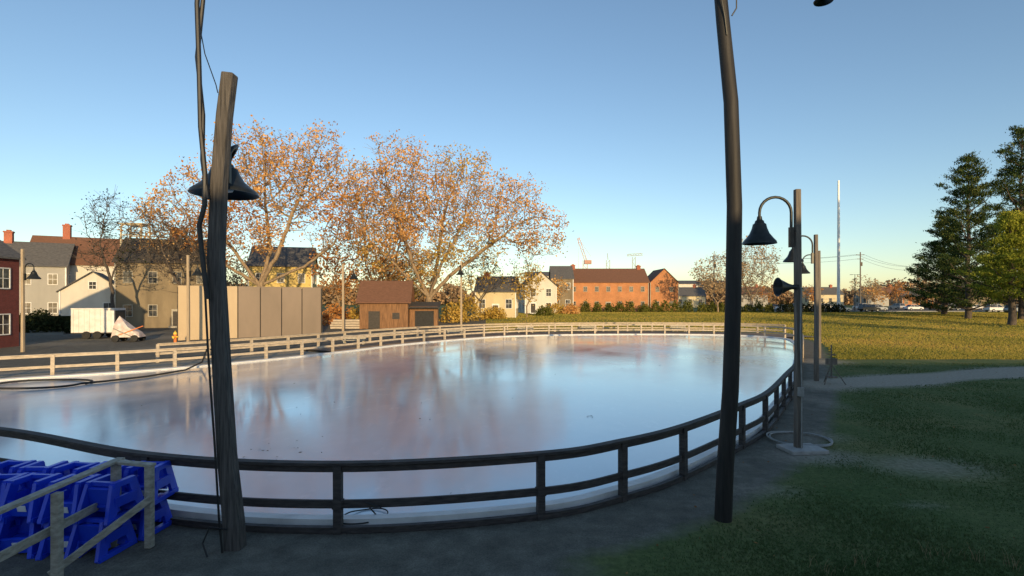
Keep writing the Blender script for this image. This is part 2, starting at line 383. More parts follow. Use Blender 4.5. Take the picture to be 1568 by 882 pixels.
L=len(RC); FO=offset(RC,.10)
idx0=24*12; nearP=np.concatenate([FO[idx0:],FO[:9*12+1]])
posts=[FO[k*12] for k in(0,1,2,3,4,5)]+list(resamp(FO[6*12:9*12+1],2.1))+list(resamp(FO[idx0:],2.6))[:-1]
fence('rink_fence',nearP,posts,M['rail_shaded'],h=1.15)
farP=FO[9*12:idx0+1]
fence('rink_fence',farP,resamp(farP,2.5)[1:],M['rail_sunlit'],h=1.15,pw=.15,midz=.4)
outer=offset(RC,4.2)[13*12+6:21*12+8]
fence('walkway_fence',outer,resamp(outer,2.8),M['rail_sunlit'],h=1.15,low=False,pw=.15,midz=.4)
mb=MB(); A_=offset(RC,.35)[13*12:20*12]; B_=offset(RC,4.0)[13*12:20*12]
for k in range(0,len(A_)-1):
    a0,a1,b0,b1=A_[k],A_[k+1],B_[k],B_[k+1]
    a1_=a0+(a1-a0)*.985; b1_=b0+(b1-b0)*.985
    mb.add([(a0[0],a0[1],.14),(a1_[0],a1_[1],.14),(b1_[0],b1_[1],.14),(b0[0],b0[1],.14),(a0[0],a0[1],.0),(a1_[0],a1_[1],.0)],[(0,3,2,1),(0,1,5,4)])
mb.obj('timber_walkway',M['deck'])
def bench(x,y,r):
    e=empty('wooden_bench',(x,y,.0),r); mb=MB()
    for k in range(3): mb.box((0,-.18+.17*k,.47),(1.8,.14,.04))
    for k in range(2): mb.box((0,.28,.62+.18*k),(1.8,.04,.13))
    for sx in(-.75,.75): mb.box((sx,-.18,.22),(.08,.08,.45)); mb.box((sx,.25,.42),(.08,.06,.85))
    mb.obj('bench_frame',M['timber'],e)
for k in range(5):
    p=offset(RC,2.9)[14*12+8+k*14]; bench(p[0],p[1],.1)
    
# ------------------------------------------------------------------ street lamps
BELL=[(.02,1.0),(.07,.98),(.085,.86),(.13,.82),(.15,.74),(.20,.70),(.23,.55),(.30,.36),(.42,.18),(.50,.08),(.52,.0),(.50,-.005),(.47,.07),(.38,.18),(.27,.36),(.20,.50)]
def bell(mb,c,w,h):
    mb.mat(1).lathe([(r*w,z*h) for r,z in BELL],c,32)
    mb.mat(2).lathe([(0.001,.06*h),(.12*w,.09*h),(.16*w,.2*h),(.12*w,.4*h),(.05*w,.5*h)],c,16)
def arc_neck(P0,up,span,dirv,drop,r=.03):
    d=Vector(dirv).normalized(); pts=[Vector(P0)]
    c=Vector(P0)+Vector((0,0,up))
    for k in range(13):
        a=math.pi*k/12; pts.append(c+d*(span/2*(1-math.cos(a)))+Vector((0,0,span/2*math.sin(a))))
    pts.append(pts[-1]-Vector((0,0,drop))); return pts
def street_lamp(x,y,H,dirv,r=.1,mat=None,span=.75,bw=.78,bh=.7,armz=None,name='street_lamp',spkr=False,pad=False):
    z0=gz(x,y); e=empty(name,(x,y,z0)); mb=MB()
    mb.tube([(0,0,-.1),(.01,0,H*.4),(-.01,0,H*.75),(-.02,0,H)],[r*1.08,r,r*.95,r*.9],4,True)
    mb.obj('post',mat or M['wood_post'],e,bevel=.015)
    d=Vector(dirv).normalized(); az=armz or H-1.25
    mb=MB(); mb.mat(0)
    base=d*(r+.06)+Vector((0,0,az)); pts=arc_neck(base,.62,span,dirv,.1)
    mb.tube(pts,.036,10)
    mb.box(base+Vector((0,0,.0)),(.10,.10,.5),math.atan2(d.y,d.x)); mb.box(base-d*.06+Vector((0,0,.15)),(.2,.05,.05),math.atan2(d.y,d.x))
    bell(mb,pts[-1]-Vector((0,0,bh*.97)),bw,bh)
    mb.obj('gooseneck_bell_shade',[M['metal_dark'],M['metal_dark'],M['bulb']],e,smooth=True)
    if spkr:
        mb=MB(); mb.lathe([(.05,0),(.06,-.1),(.09,-.2),(.2,-.42),(.24,-.46),(.22,-.45),(.07,-.2),(.001,-.18)],(-.1,-.1,4.1),20,'X')
        mb.box((-.1,-.05,4.1),(.14,.12,.12)); mb.obj('horn_speaker',M['metal_dark'],e,smooth=True)
        mb=MB(); mb.tube([(.02,-.12,0),(.03,-.12,1.5),(.0,-.11,3),(.02,-.11,4.1)],.018,6); mb.box((.0,-.13,1.5),(.13,.08,.22)); mb.obj('conduit',M['hose'],e)
    if pad:
        mb=MB(); mb.box((.1,0,.04),(.95,.7,.10),.1); mb.obj('concrete_pad',M['concrete'],e,bevel=.02)
    return e
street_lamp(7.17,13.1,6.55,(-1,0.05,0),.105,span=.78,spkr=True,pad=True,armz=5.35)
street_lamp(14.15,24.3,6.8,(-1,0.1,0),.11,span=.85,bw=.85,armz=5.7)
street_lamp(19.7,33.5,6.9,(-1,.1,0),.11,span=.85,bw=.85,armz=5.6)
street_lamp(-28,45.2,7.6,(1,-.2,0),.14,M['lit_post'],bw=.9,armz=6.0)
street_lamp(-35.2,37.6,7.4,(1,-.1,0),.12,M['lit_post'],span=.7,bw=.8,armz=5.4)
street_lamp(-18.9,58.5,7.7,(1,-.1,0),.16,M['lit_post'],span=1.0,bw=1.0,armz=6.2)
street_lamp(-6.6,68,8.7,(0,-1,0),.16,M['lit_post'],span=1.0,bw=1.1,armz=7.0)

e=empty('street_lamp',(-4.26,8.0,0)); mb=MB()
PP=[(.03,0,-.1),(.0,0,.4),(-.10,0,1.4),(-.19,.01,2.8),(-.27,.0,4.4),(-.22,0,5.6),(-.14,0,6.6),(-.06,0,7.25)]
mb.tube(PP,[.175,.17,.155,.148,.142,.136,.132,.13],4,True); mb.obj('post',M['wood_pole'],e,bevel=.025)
mb=MB(); mb.mat(0)
mb.tube([(-.20,.10,5.95),(-.16,.25,6.18),(-.18,.42,6.26),(-.28,.56,6.24),(-.40,.6,6.08)],.035,10)
mb.box((-.18,.13,5.85),(.12,.06,.5))
bell(mb,(-.47,.6,5.52),1.0,.60)
mb.tube([(-.45,.6,6.3),(-.45,.6,6.2),(-.47,.6,6.05)],.055,8)
mb.obj('gooseneck_bell_shade',[M['metal_dark'],M['metal_dark'],M['bulb']],e,smooth=True)
mb=MB()
mb.tube([(-.5,.0,9.2),(-.55,-.02,8.3),(-.50,-.05,7.3),(-.46,-.08,6.4),(-.36,-.14,5.7),(-.34,-.18,5.2),(-.42,-.18,4.9),(-.38,-.18,4.5),(-.30,-.18,3.8)],.036,8)
mb.tube([(-.46,.0,9.2),(-.50,.05,8.4),(-.56,.0,7.5),(-.44,-.05,6.6),(-.42,-.1,5.9),(-.30,-.17,5.3)],.032,8)
mb.tube([(-.62,.2,9.2),(-.70,.2,8.4),(-.5,.1,7.6),(-.3,.05,7.1),(-.16,-.15,6.9)],.008,5)
mb.tube([(-.08,-.17,.0),(-.13,-.17,.5),(-.20,-.16,1.6),(-.30,-.16,3.0),(-.36,-.16,4.2)],.018,6)
mb.tube([(.0,-.18,.35),(-.22,-.26,.42),(-.3,-.3,.2),(-.2,-.35,.02)],.014,6)
mb.obj('cables',M['cable'],e,smooth=True)
e=empty('utility_pole',(3.64,9.02,0)); mb=MB()
mb.tube([(0,0,-.1),(.04,0,.9),(.13,0,2.2),(.18,0,3.8),(.20,0,5.4),(.14,0,7.2),(.0,0,8.6),(-.1,0,9.7)],[.145,.14,.135,.13,.125,.12,.11,.10],16)
mb.obj('shaft',M['metal_pole'],e,smooth=True)
mb=MB(); mb.tube([(-.02,-.10,9.4),(.1,-.13,9.1),(.18,-.13,8.95),(.18,-.13,8.75),(.10,-.13,8.62)],.012,6)
mb.tube([(-.15,-.11,9.4),(-.08,-.14,8.9),(-.02,-.13,8.6),(.02,-.12,8.3)],.012,6)
mb.tube([(-.05,0,9.4),(.7,0,9.55),(1.4,0,9.4),(1.72,0,9.15)],.03,8)
mb.lathe([(.02,.25),(.07,.22),(.08,.1),(.16,.02),(.15,0),(.05,.05)],(1.74,0,8.93),20)
mb.obj('arm_and_fixture',M['metal_dark'],e,smooth=True)

def ring(name,c,rx,ry,r,mat,wob=.05,turns=2,tail=None):
    mb=MB(); pts=[]
    for k in range(turns*40+1):
        a=2*math.pi*k/40; w=1+wob*math.sin(a*1.5+1)
        pts.append((c[0]+rx*w*math.cos(a),c[1]+ry*w*math.sin(a),c[2]+r+.012*math.sin(a*3)+.012*k/40))
    if tail: pts+=tail
    mb.tube(pts,r,8); mb.obj(name,mat,smooth=True)
ring('garden_hose',(7.7,14.0,.03),.75,.75,.022,M['hose'])
ring('rubber_hose',(-20.6,22.8,.06),1.9,1.25,.045,M['rubber'],.06,1,[(-18.2,23.6,.11),(-17.4,25.0,.11),(-17.0,27.2,.11),(-17.2,29,.3),(-17.4,29.9,1.1),(-17.5,30.6,.7)])
ring('rubber_hose',(-2.6,9.0,.06),.35,.3,.012,M['rubber'],.3,1,[(-2.4,8.5,.5),(-2.1,8.4,.45)])

e=empty('tripod_stand',(14.3,23.4,0)); mb=MB()
for a in(90,210,330): mb.tube([(.55*math.cos(rad(a)),.55*math.sin(rad(a)),0),(.03*math.cos(rad(a)),.03*math.sin(rad(a)),.85)],.022,6)
mb.tube([(0,0,.25),(0,0,1.75)],.03,8); mb.box((0,0,1.0),(.5,.06,.28)); mb.box((0,0,.32),(.35,.35,.06)); mb.tube([(-.22,0,1.35),(.22,0,1.3)],.02,6)
mb.obj('stand_frame',M['wood_post'],e)

# ------------------------------------------------------------------ blue skating aids + ramp railing
def aid(x,y,z,r):
    mb=MB()
    for s_ in(-1,1):
        X0=s_*.25; Xt=s_*.20
        mb.beam((X0,-.28,.0),(Xt,-.14,.52),.06,.15); mb.beam((X0,.28,.0),(Xt,.14,.52),.06,.15)
        mb.beam((Xt,-.19,.52),(Xt,.19,.52),.08,.085); mb.beam((X0,-.33,.03),(X0,.33,.03),.09,.07)
        mb.beam((X0*.95,-.2,.27),(X0*.95,.2,.27),.05,.15)
    mb.box((0,.15,.30),(.46,.05,.38),0,rad(-14)); mb.box((0,-.20,.16),(.48,.05,.24),0,rad(14)); mb.box((0,0,.2),(.42,.34,.04))
    mb.beam((-.22,.13,.53),(.22,.13,.53),.06,.06)
    mb.mat(1).box((0.02,-.237,.17),(.14,.008,.10),0,rad(14))
    mb.obj('skating_aid',[M['blue'],M['white']],None,(x,y,z),r,bevel=.018)
for row,(yy,zz) in enumerate([(7.9,.0),(7.95,.52),(8.55,.0),(8.6,.52)]):
    for k in range(6):
        aid(-9.05+k*.58+random.uniform(-.05,.05)+(.06*row),yy+random.uniform(-.06,.06),zz,random.uniform(-.16,.16)+(math.pi if random.random()<.35 else 0))
e=empty('ramp_railing',(-.1,.5,0)); mb=MB()
mb.box((-6.0,7.55,.64),(.10,.10,1.28)); mb.box((-5.45,7.5,.62),(.10,.10,1.24)); mb.box((-5.95,6.45,.60),(.10,.10,1.25)); mb.box((-6.05,5.2,.6),(.1,.1,1.2))
mb.beam((-6.0,7.66,1.31),(-6.1,4.9,1.22),.13,.045); mb.beam((-6.07,7.54,1.30),(-5.38,7.49,1.26),.12,.045)
mb.beam((-6.07,7.5,.72),(-6.1,4.9,.66),.04,.12); mb.beam((-5.38,7.43,.78),(-6.1,6.5,.1),.04,.10)
mb.obj('timber_frame',M['timber'],e,bevel=.008)

# ------------------------------------------------------------------ houses
def house(name,cx,cy,w,d,he,hr,rot,wall,roof,axis='x',fw=3,floors=2,sw=2,chim=(),door=None,trim='white',win=(1.0,1.5),ov=.3,gable_win=False):
    z0=gz(cx,cy)-.05; e=empty(name,(cx,cy,z0),rad(rot)); mb=MB()
    x,y=w/2,d/2
    if axis=='x':
        vs=[(-x,-y,0),(x,-y,0),(x,y,0),(-x,y,0),(-x,-y,he),(x,-y,he),(x,y,he),(-x,y,he),(-x,0,hr),(x,0,hr)]
        fs=[(0,1,5,4),(2,3,7,6),(1,2,6,9,5),(3,0,4,8,7)]
    else:
        vs=[(-x,-y,0),(x,-y,0),(x,y,0),(-x,y,0),(-x,-y,he),(x,-y,he),(x,y,he),(-x,y,he),(0,-y,hr),(0,y,hr)]
        fs=[(0,1,5,8,4),(2,3,7,9,6),(1,2,6,5),(3,0,4,7)]
    mb.add(vs,fs); mb.obj('walls',wall,e)
    mb=MB(); th=.14
    half=y if axis=='x' else x; ln=x if axis=='x' else y
    sl=(hr-he)/half; eo=half+ov; ez=he-sl*ov
    for s_ in(-1,1):
        P=[]
        for l in(-ln-ov,ln+ov):
            for q,zz in((s_*eo,ez+.02),(0,hr+.02),(0,hr+.02+th),(s_*eo,ez+.02+th)):
                P.append((l,q,zz) if axis=='x' else (q,l,zz))
        mb.add(P,[(0,1,2,3),(7,6,5,4),(0,4,5,1),(3,2,6,7),(0,3,7,4)])
    mb.obj('roof',roof,e)
    mb=MB()
    fh=he/floors
    def window(px,pz,face,ww=win[0],wh=win[1]):
        def B(cx_,cz_,dx_,dz_,out,t):
            if face=='f': mb.box((cx_,-y-out,cz_),(dx_,t,dz_))
            elif face=='r': mb.box((x+out,cx_,cz_),(t,dx_,dz_))
            else: mb.box((-x-out,cx_,cz_),(t,dx_,dz_))
        mb.mat(1); B(px,pz,ww,wh,.0,.04)
        mb.mat(0); fr=.085
        B(px-ww/2-fr/2,pz,fr,wh+2*fr,.02,.1); B(px+ww/2+fr/2,pz,fr,wh+2*fr,.02,.1)
        B(px,pz+wh/2+fr/2,ww,fr,.025,.12); B(px,pz-wh/2-fr/2,ww,fr,.03,.14)
        B(px,pz,ww,.05,.02,.07); B(px,pz,.03,wh,.015,.06)
    for fl in range(floors):
        zc=fh*fl+fh*.52
        for k in range(fw):
            px=-x+(k+.5)*w/fw
            if door is not None and fl==0 and k==door:
                mb.mat(0).box((px,-y-.03,1.2),(1.3,.1,2.4)); mb.mat(2).box((px,-y-.06,1.08),(.95,.1,2.1)); mb.mat(0).box((px,-y-.4,.1),(1.6,.8,.25)); continue
            window(px,zc,'f')
        for k in range(sw):
            py=-y+(k+.5)*d/sw; window(py,zc,'r'); window(py,zc,'l')
    if gable_win: window(0,he+(hr-he)*.3,'f' if axis=='y' else 'r',.7,.9)
    mb.mat(0)
    for sx in(-1,1): mb.box((sx*(x+.005),-y-.005,he/2),(.16,.16,he-.02))
    mb.obj('windows_and_trim',[M[trim],M['glass'],M['roof_dark']],e)
    for (chx,chy,ch) in chim:
        mb=MB(); mb.box((chx,chy,hr-.6+ch/2),(.95,.95,ch+1.2)); mb.box((chx,chy,hr+ch-.06),(1.12,1.12,.2)); mb.box((chx,chy,hr+ch+.15),(.5,.5,.22)); mb.obj('chimney',M['chimney'],e)
    return e
house('brick_house',-44.2,38,9,8.2,7.2,10.4,0,M['brick_dark'],M['roof_grey'],'y',2,2,3)
house('clapboard_house',-75,80,12,9,8.6,12.2,30,M['clap_grey'],M['roof_grey'],'x',4,2,2,[(-1.5,0,1.6)])
house('clapboard_house',-70,86,13,9,9.0,13.4,28,M['clap_white'],M['roof_brown'],'x',4,2,2,[(-2.5,0,2.0)])
house('clapboard_house',-55.5,70,6.5,7,4.8,7.2,30,M['clap_white'],M['roof_grey'],'y',2,1,2,[],0,gable_win=True)
house('clapboard_house',-46.5,72,11,8,8.6,11.8,18,M['clap_tan'],M['roof_dark'],'x',4,2,2,[(0,.0,1.6)],2,win=(.9,1.4),trim='timber')
house('clapboard_house',-40.5,93,10,8,9.0,12.4,15,M['clap_yellow'],M['roof_grey'],'x',3,2,2)
house('white_cottage',-2.6,95,7,8,4.6,7.2,-4,M['clap_cream'],M['roof_grey'],'x',3,1,2,[(-2,0,.8)],1)
house('clapboard_house',5.3,112,6.5,9,5.8,8.6,8,M['clap_white'],M['roof_dark'],'y',2,2,2,[],0)
house('clapboard_house',12,128,5,8,8,11,0,M['clap_tan'],M['roof_grey'],'x',2,2,2)
house('brick_house',23.4,132,19.5,10,7.2,10.6,0,M['brick'],M['roof_brown'],'x',7,2,2,[(-8,0,1.0),(8.5,0,.8)],3,win=(.8,1.1),trim='timber')
house('brick_house',38.2,136,7,10,7.2,10.6,0,M['brick'],M['roof_brown'],'y',2,2,2,[],win=(.8,1.1),trim='timber')
rng=random.Random(3)
for k,(px,yy,w_,he_,wl,rf) in enumerate([(62,190,14,4.2,'clap_cream','roof_grey'),(97,215,12,5,'clap_grey','roof_brown'),(131,222,14,5,'clap_cream','roof_grey'),(158,225,16,5,'clap_grey','roof_brown'),(190,215,16,6,'clap_tan','roof_dark'),(145,190,10,4,'brick','roof_grey')]):
    house('distant_house',px,yy,w_,9,he_,he_+3,rng.uniform(-12,12),M[wl],M[rf],'x',4,2 if he_>5 else 1,2,[(w_*.3,0,1)],trim='hose')
house('shipyard_building',92,285,46,20,11,13,0,M['clap_white'],M['roof_grey'],'x',9,2,2,trim='hose')
house('shipyard_building',17,280,20,16,15,17.5,0,M['clap_white'],M['roof_grey'],'x',5,3,2,trim='hose')
# unseen houses added behind the viewpoint, heights stepped so their shade covers the rink
house('shading_house',-16,-18,15,9,4.6,6.9,0,M['clap_white'],M['roof_grey'],'x',4,1,2)
house('shading_house',-3,-18,9,9,5.6,8.1,0,M['clap_grey'],M['roof_grey'],'x',3,2,2)
house('shading_house',8,-18.5,10,10,7.0,10.4,0,M['clap_tan'],M['roof_grey'],'x',4,2,2)
house('shading_house',22.5,-18.5,17,10,8.4,11.8,0,M['brick'],M['roof_grey'],'x',6,2,2)
house('shading_house',43,-18,22,9,6.6,9.3,0,M['brick'],M['roof_grey'],'x',6,2,2)
house('shading_house',68,-18,22,9,6.2,8.8,0,M['clap_cream'],M['roof_grey'],'x',6,2,2)

e=empty('wooden_barn',(-16.5,69,gz(0,69)),rad(6)); mb=MB()
mb.mat(0)
mb.add([(-3,-3,0),(3,-3,0),(3,3,0),(-3,3,0),(-3,-3,3.6),(3,-3,3.6),(3,3,3.6),(-3,3,3.6),(-3,0,6),(3,0,6)],[(0,1,5,4),(2,3,7,6),(1,2,6,9,5),(3,0,4,8,7)])
rr_=random.Random(2); xx=-3.0
while xx<2.95:
    w_=rr_.uniform(.18,.32); mb.box((min(xx+w_/2,2.9),-3.03-rr_.uniform(0,.03),1.75+rr_.uniform(-.05,.05)),(w_-.03,.04,3.5)); xx+=w_
mb.mat(2).box((-1.2,-3.07,1.1),(1.4,.06,2.2)); mb.box((1.5,-3.07,1.6),(.9,.06,.8))
mb.mat(1)
for s_ in(-1,1):
    P=[]
    for l in(-3.4,3.4):
        for q,zz in((s_*3.5,3.2),(0,6.02),(0,6.16),(s_*3.5,3.34)): P.append((l,q,zz))
    mb.add(P,[(0,1,2,3),(7,6,5,4),(0,4,5,1),(3,2,6,7),(0,3,7,4)])
mb.obj('barn_walls_and_roof',[M['barn'],M['roof_brown'],M['roof_dark']],e)
mb=MB(); mb.box((4.9,0,1.4),(3.6,4,2.8)); mb.mat(1).box((4.9,-.3,2.95),(4.2,5,.12),0,rad(8)); mb.mat(2).box((5,-2.03,1.2),(2.4,.05,2))
mb.obj('lean_to',[M['barn'],M['roof_dark'],M['rubber']],e)
e=empty('lumber_stack',(-20.8,66,gz(0,66))); mb=MB()
for k in range(16): mb.box((rr_.uniform(-.2,.2),(k%4)*.32,.15+(k//4)*.3),(3.6+rr_.uniform(-.5,.5),.26,.24),rr_.uniform(-.03,.03))
mb.obj('boards',M['rail_sunlit'],e)

e=empty('panel_wall'); A0=np.array([-30.6,47.8]); A1=np.array([-20.6,56.4]); ang=math.atan2(*(A1-A0)[::-1])
ws=[.20,.18,.155,.155,.155,.155]; u=0
for k,w_ in enumerate(ws):
    Lp=np.linalg.norm(A1-A0)*w_; c0=A0+(A1-A0)*(u+w_/2); u+=w_
    hh=5.05
    mb=MB(); mb.box((c0[0],c0[1],hh/2),(Lp-.09,.16,hh),ang+(.02 if k%2 else -.015)); mb.obj('panel',M['panel_sunlit'] if k<2 else M['panel'],e,bevel=.02)
mb=MB()
for k in range(7):
    c0=A0+(A1-A0)*min(1,sum(ws[:k])); mb.box((c0[0],c0[1]+.1,2.45),(.09,.2,4.9),ang)
mb.obj('panel_posts',M['roof_dark'],e)
e=empty('picket_fence'); mb=MB(); P=resamp([(-62,64),(-52,62)],.25)
for p in P: mb.box((p[0],p[1],.9),(.2,.04,1.8),-.2)
mb.beam((-62,64.05,1.5),(-52,62.05,1.5),.06,.1); mb.beam((-62,64.05,.5),(-52,62.05,.5),.06,.1)
mb.obj('pickets',M['leaf_dark'],e)

e=empty('enclosed_trailer',(-40.3,51,0),rad(12)); mb=MB()
mb.mat(0).box((0,0,1.7),(3.6,2.2,2.4)); mb.mat(1).box((1.82,0,1.65),(.05,1.9,2.1)); mb.mat(2)
for xx in(-.5,.4): 
    for yy in(-1.12,1.12): mb.tube([(xx,yy-.1,.36),(xx,yy+.1,.36)],.36,16)
mb.mat(1).box((0,-1.13,.55),(3.6,.04,.1)); mb.beam((-1.8,0,.5),(-3.0,0,.45),.1,.1); mb.mat(0).box((0,-1.125,2.88),(3.62,.05,.1))
for k in range(8): mb.mat(3).box((-1.6+k*.45,-1.104,1.7),(.02,.02,2.2))
mb.obj('trailer_body',[M['white'],M['roof_dark'],M['rubber'],M['hose']],e,bevel=.02)
e=empty('covered_lift',(-34.4,47,0),rad(10)); mb=MB()
mb.mat(0); mb.add([(-1.2,-.6,.4),(1.1,-.6,.4),(1.1,.6,.4),(-1.2,.6,.4),(-1,-.5,1.6),(.1,-.5,1.3),(.1,.5,1.3),(-1,.5,1.6),(-.8,0,2.3),(.9,-.3,.8),(.9,.3,.8)],[(0,1,9,5,4),(2,3,7,6,10),(1,2,10,9),(3,0,4,8,7),(4,5,8),(6,7,8),(5,6,8),(5,9,10,6)])
mb.mat(1).beam((-.6,-.62,.6),(1.4,-.62,1.4),.06,.07); mb.mat(3).beam((-1.0,-.65,1.2),(.4,-.65,.5),.06,.08)
mb.mat(2)
for xx in(-.8,.7):
    for yy in(-.65,.65): mb.tube([(xx,yy-.1,.3),(xx,yy+.1,.3)],.3,14)
mb.obj('lift_body',[M['tarp'],M['orange'],M['rubber'],M['hose']],e)
e=empty('fire_hydrant',(-29.0,45.0,0)); mb=MB()
mb.lathe([(.17,0),(.17,.06),(.12,.08),(.12,.7),(.16,.72),(.16,.77)],(0,0,0),18); mb.mat(1).lathe([(.15,.77),(.14,.88),(.08,.98),(.03,1.0),(.03,1.07),(.001,1.07)],(0,0,0),18)
mb.tube([(-.25,0,.55),(.25,0,.55)],.07,12); mb.tube([(0,-.27,.5),(0,0,.5)],.09,12); mb.obj('hydrant_body',[M['orange'],M['yellow']],e,smooth=True)
e=empty('scaffold_tower',(-60.5,84,0)); mb=MB()
for sx in(-1.6,1.6):
    for sy in(-1,1): mb.box((sx,sy,7.5),(.2,.2,16))
for zz in(12,14,15.6):
    for sy in(-1,1): mb.beam((-1.6,sy,zz),(1.6,sy,zz),.1,.16)
mb.box((0,0,15.8),(3.8,2.4,.15)); mb.beam((-1.6,-1,12),(1.6,-1,15.6),.08,.08); mb.obj('tower_frame',M['scaffold'],e)

# ------------------------------------------------------------------ trees
def tree(name,base,skel,ells,nattr,seed,leafs,bark,step=.75,di=6,dk=1.3,nleaf=7,lsize=.32,tip=.028,twigs=2,trop=.12,leafprob=.85,expo=2.25,jit=.12,spread=.38,lo=.25):
    rng=np.random.default_rng(seed); base=np.array(base,float)
    A=[]
    vol=np.array([a[3]*a[4]*a[5] for a in ells]); vol=vol**.8; vol/=vol.sum()
    for e_,v in zip(ells,vol):
        k=int(nattr*v)+1; p=rng.normal(size=(k,3)); p/=np.linalg.norm(p,axis=1)[:,None]; p*=(rng.random((k,1))**(1/2.4))
        A.append(p*np.array(e_[3:6])+np.array(e_[:3]))
    A=np.concatenate(A)+base
    nodes=[base.copy()]; par=[-1]
    def addline(start,pts):
        cur=start
        for q in pts:
            q=base+np.array(q,float); p=nodes[cur]; k=max(1,int(np.linalg.norm(q-p)/step))
            for j in range(1,k+1): nodes.append(p+(q-p)*j/k+rng.normal(size=3)*.05); par.append(cur); cur=len(nodes)-1
        return cur
    fork=addline(0,skel[0])
    for l in skel[1:]: addline(fork,l)
    Pn=np.array(nodes); nd=np.full(len(A),1e9); ni=np.zeros(len(A),int)
    def upd(newp,off):
        nonlocal nd,ni
        d=np.linalg.norm(A[:,None]-newp[None],axis=2); j=d.argmin(1); dm=d[np.arange(len(A)),j]; m_=dm<nd
        nd=np.where(m_,dm,nd); ni=np.where(m_,j+off,ni)
    upd(Pn,0); used={}
    for it in range(110):
        keep=nd>dk; A=A[keep]; nd=nd[keep]; ni=ni[keep]
        if len(A)==0: break
        R_=di if it>3 else 30
        act=nd<R_
        if not act.any(): act=nd<=nd.min()+1
        dirs=A[act]-Pn[ni[act]]; dirs/=np.linalg.norm(dirs,axis=1)[:,None]
        u,inv=np.unique(ni[act],return_inverse=True); S=np.zeros((len(u),3)); np.add.at(S,inv,dirs)
        S/=np.linalg.norm(S,axis=1)[:,None]+1e-6; S[:,2]+=trop; S+=rng.normal(size=S.shape)*jit; S/=np.linalg.norm(S,axis=1)[:,None]
        newp=[];
        for uu,s_ in zip(u,S):
            cnt=used.get(uu,0)
            if cnt>=3: continue
            used[uu]=cnt+1; newp.append(Pn[uu]+s_*step); par.append(int(uu))
        if not newp: break
        off=len(Pn); newp=np.array(newp); Pn=np.concatenate([Pn,newp]); upd(newp,off)
    n=len(Pn); par=np.array(par[:n]); acc=np.zeros(n); rr=np.zeros(n)
    for k in range(n-1,-1,-1):
        rr[k]=tip if acc[k]==0 else acc[k]**(1/expo)
        if par[k]>=0: acc[par[k]]+=rr[k]**expo
    ch=np.arange(1,n); p0=Pn[par[ch]]; p1=Pn[ch]
    r0=np.minimum(rr[par[ch]],rr[ch]*1.5); r1=rr[ch]; 
    big=r1>.12
    Vs,Fs=[],[]; off=0
    for mask,k in((big,8),(~big,4)):
        if mask.any():
            v,f=segs(p0[mask],p1[mask],r0[mask],r1[mask],k); Vs.append(v);Fs.append(f+off);off+=len(v)
    thin=np.where(rr<tip*3.2)[0]
    tw0=np.repeat(Pn[thin],twigs,0); dd=rng.normal(size=tw0.shape); dd[:,2]=np.abs(dd[:,2])*.8+.1; dd/=np.linalg.norm(dd,axis=1)[:,None]
    tw1=tw0+dd*rng.uniform(.5,1.6,(len(tw0),1)); k=len(tw0)
    v,f=segs(tw0,tw1,np.full(k,tip*.8),np.full(k,tip*.4),3); Vs.append(v);Fs.append(f+off);off+=len(v)
    flare,ff=segs([base+[0,0,-.2]],[base+[0,0,1.2]],[rr[0]*1.35],[rr[0]*1.0],10); Vs.append(flare);Fs.append(ff+off)
    e=empty(name,(0,0,0))
    np_mesh('trunk_and_limbs',np.concatenate(Vs),np.concatenate(Fs),[bark],None,e)
    if nleaf:
        ph=rng.random(3)*6
        dens=.55+.5*np.sin(tw1[:,0]*.55+ph[0])*np.sin(tw1[:,2]*.6+ph[1])*np.sin(tw1[:,1]*.5+ph[2])*1.8
        sel=tw1[rng.random(k)<leafprob*np.clip(dens,lo,1)]
        C=np.repeat(sel,nleaf,0)+rng.normal(size=(len(sel)*nleaf,3))*spread
        v,f=quads(C,rng.uniform(.6,1.25,len(C))*lsize,rng,.75)
        mi=None
        if len(leafs)>1:
            q=np.sin(C[:,0]*.35+ph[0])+np.cos(C[:,2]*.4+ph[1])+rng.normal(size=len(C))*.5-(C[:,2]-base[2])*.06+.2
            mi=(q>.1).astype(int)
        np_mesh('foliage',v,f,leafs,mi,e)
    return e
tree('maple_tree',(-32.5,68,0.1),[[(0,0,3.0),(-.3,0,5.5)],[(-3,0,9),(-6,-1,14)],[(2.5,-1,9.5),(4.5,-1,15)],[(0,2,10),(-.5,2,16)],[(-5,1,8),(-11,1,12)],[(5,1,8),(9,1,11)]],
 [(0,0,18.7,8,7,7.5),(7,0,19.5,5.5,6,6.5),(-9,0,15,6,5.5,5),(9,0,13,4.5,5,5),(-4,0,13,6,6,5),(-14,0,12.5,3.5,4,3.5)],3000,11,[M['leaf_orange'],M['leaf_rust']],M['bark'],nleaf=9,lsize=.34,leafprob=1.0,dk=1.15,spread=.42,expo=2.1)
tree('maple_tree',(-12.2,76,0.1),[[(0,0,2.5),(.2,0,4)],[(-2,0,8),(-4,0,14),(-5,0,18)],[(3,0,7),(7,0,10),(11,0,13)],[(1,2,9),(2,2,16)],[(-4,-1,8),(-8,-1,12)],[(2,-2,8),(5,-2,14)]],
 [(-4,0,19,6.5,6.5,7.9),(4,0,18.2,7,7,7.3),(11,0,16,6.2,6,6),(16,0,13.2,4.2,4.5,4.4),(-8,0,12,4,5,5),(3,0,11,9,6,4),(-9,0,19.5,4,4,4),(-1,0,8,5,4,3)],3700,23,[M['leaf_orange'],M['leaf_gold']],M['bark'],nleaf=9,lsize=.34,leafprob=1.0,dk=1.15,spread=.42,lo=.34,expo=2.1)
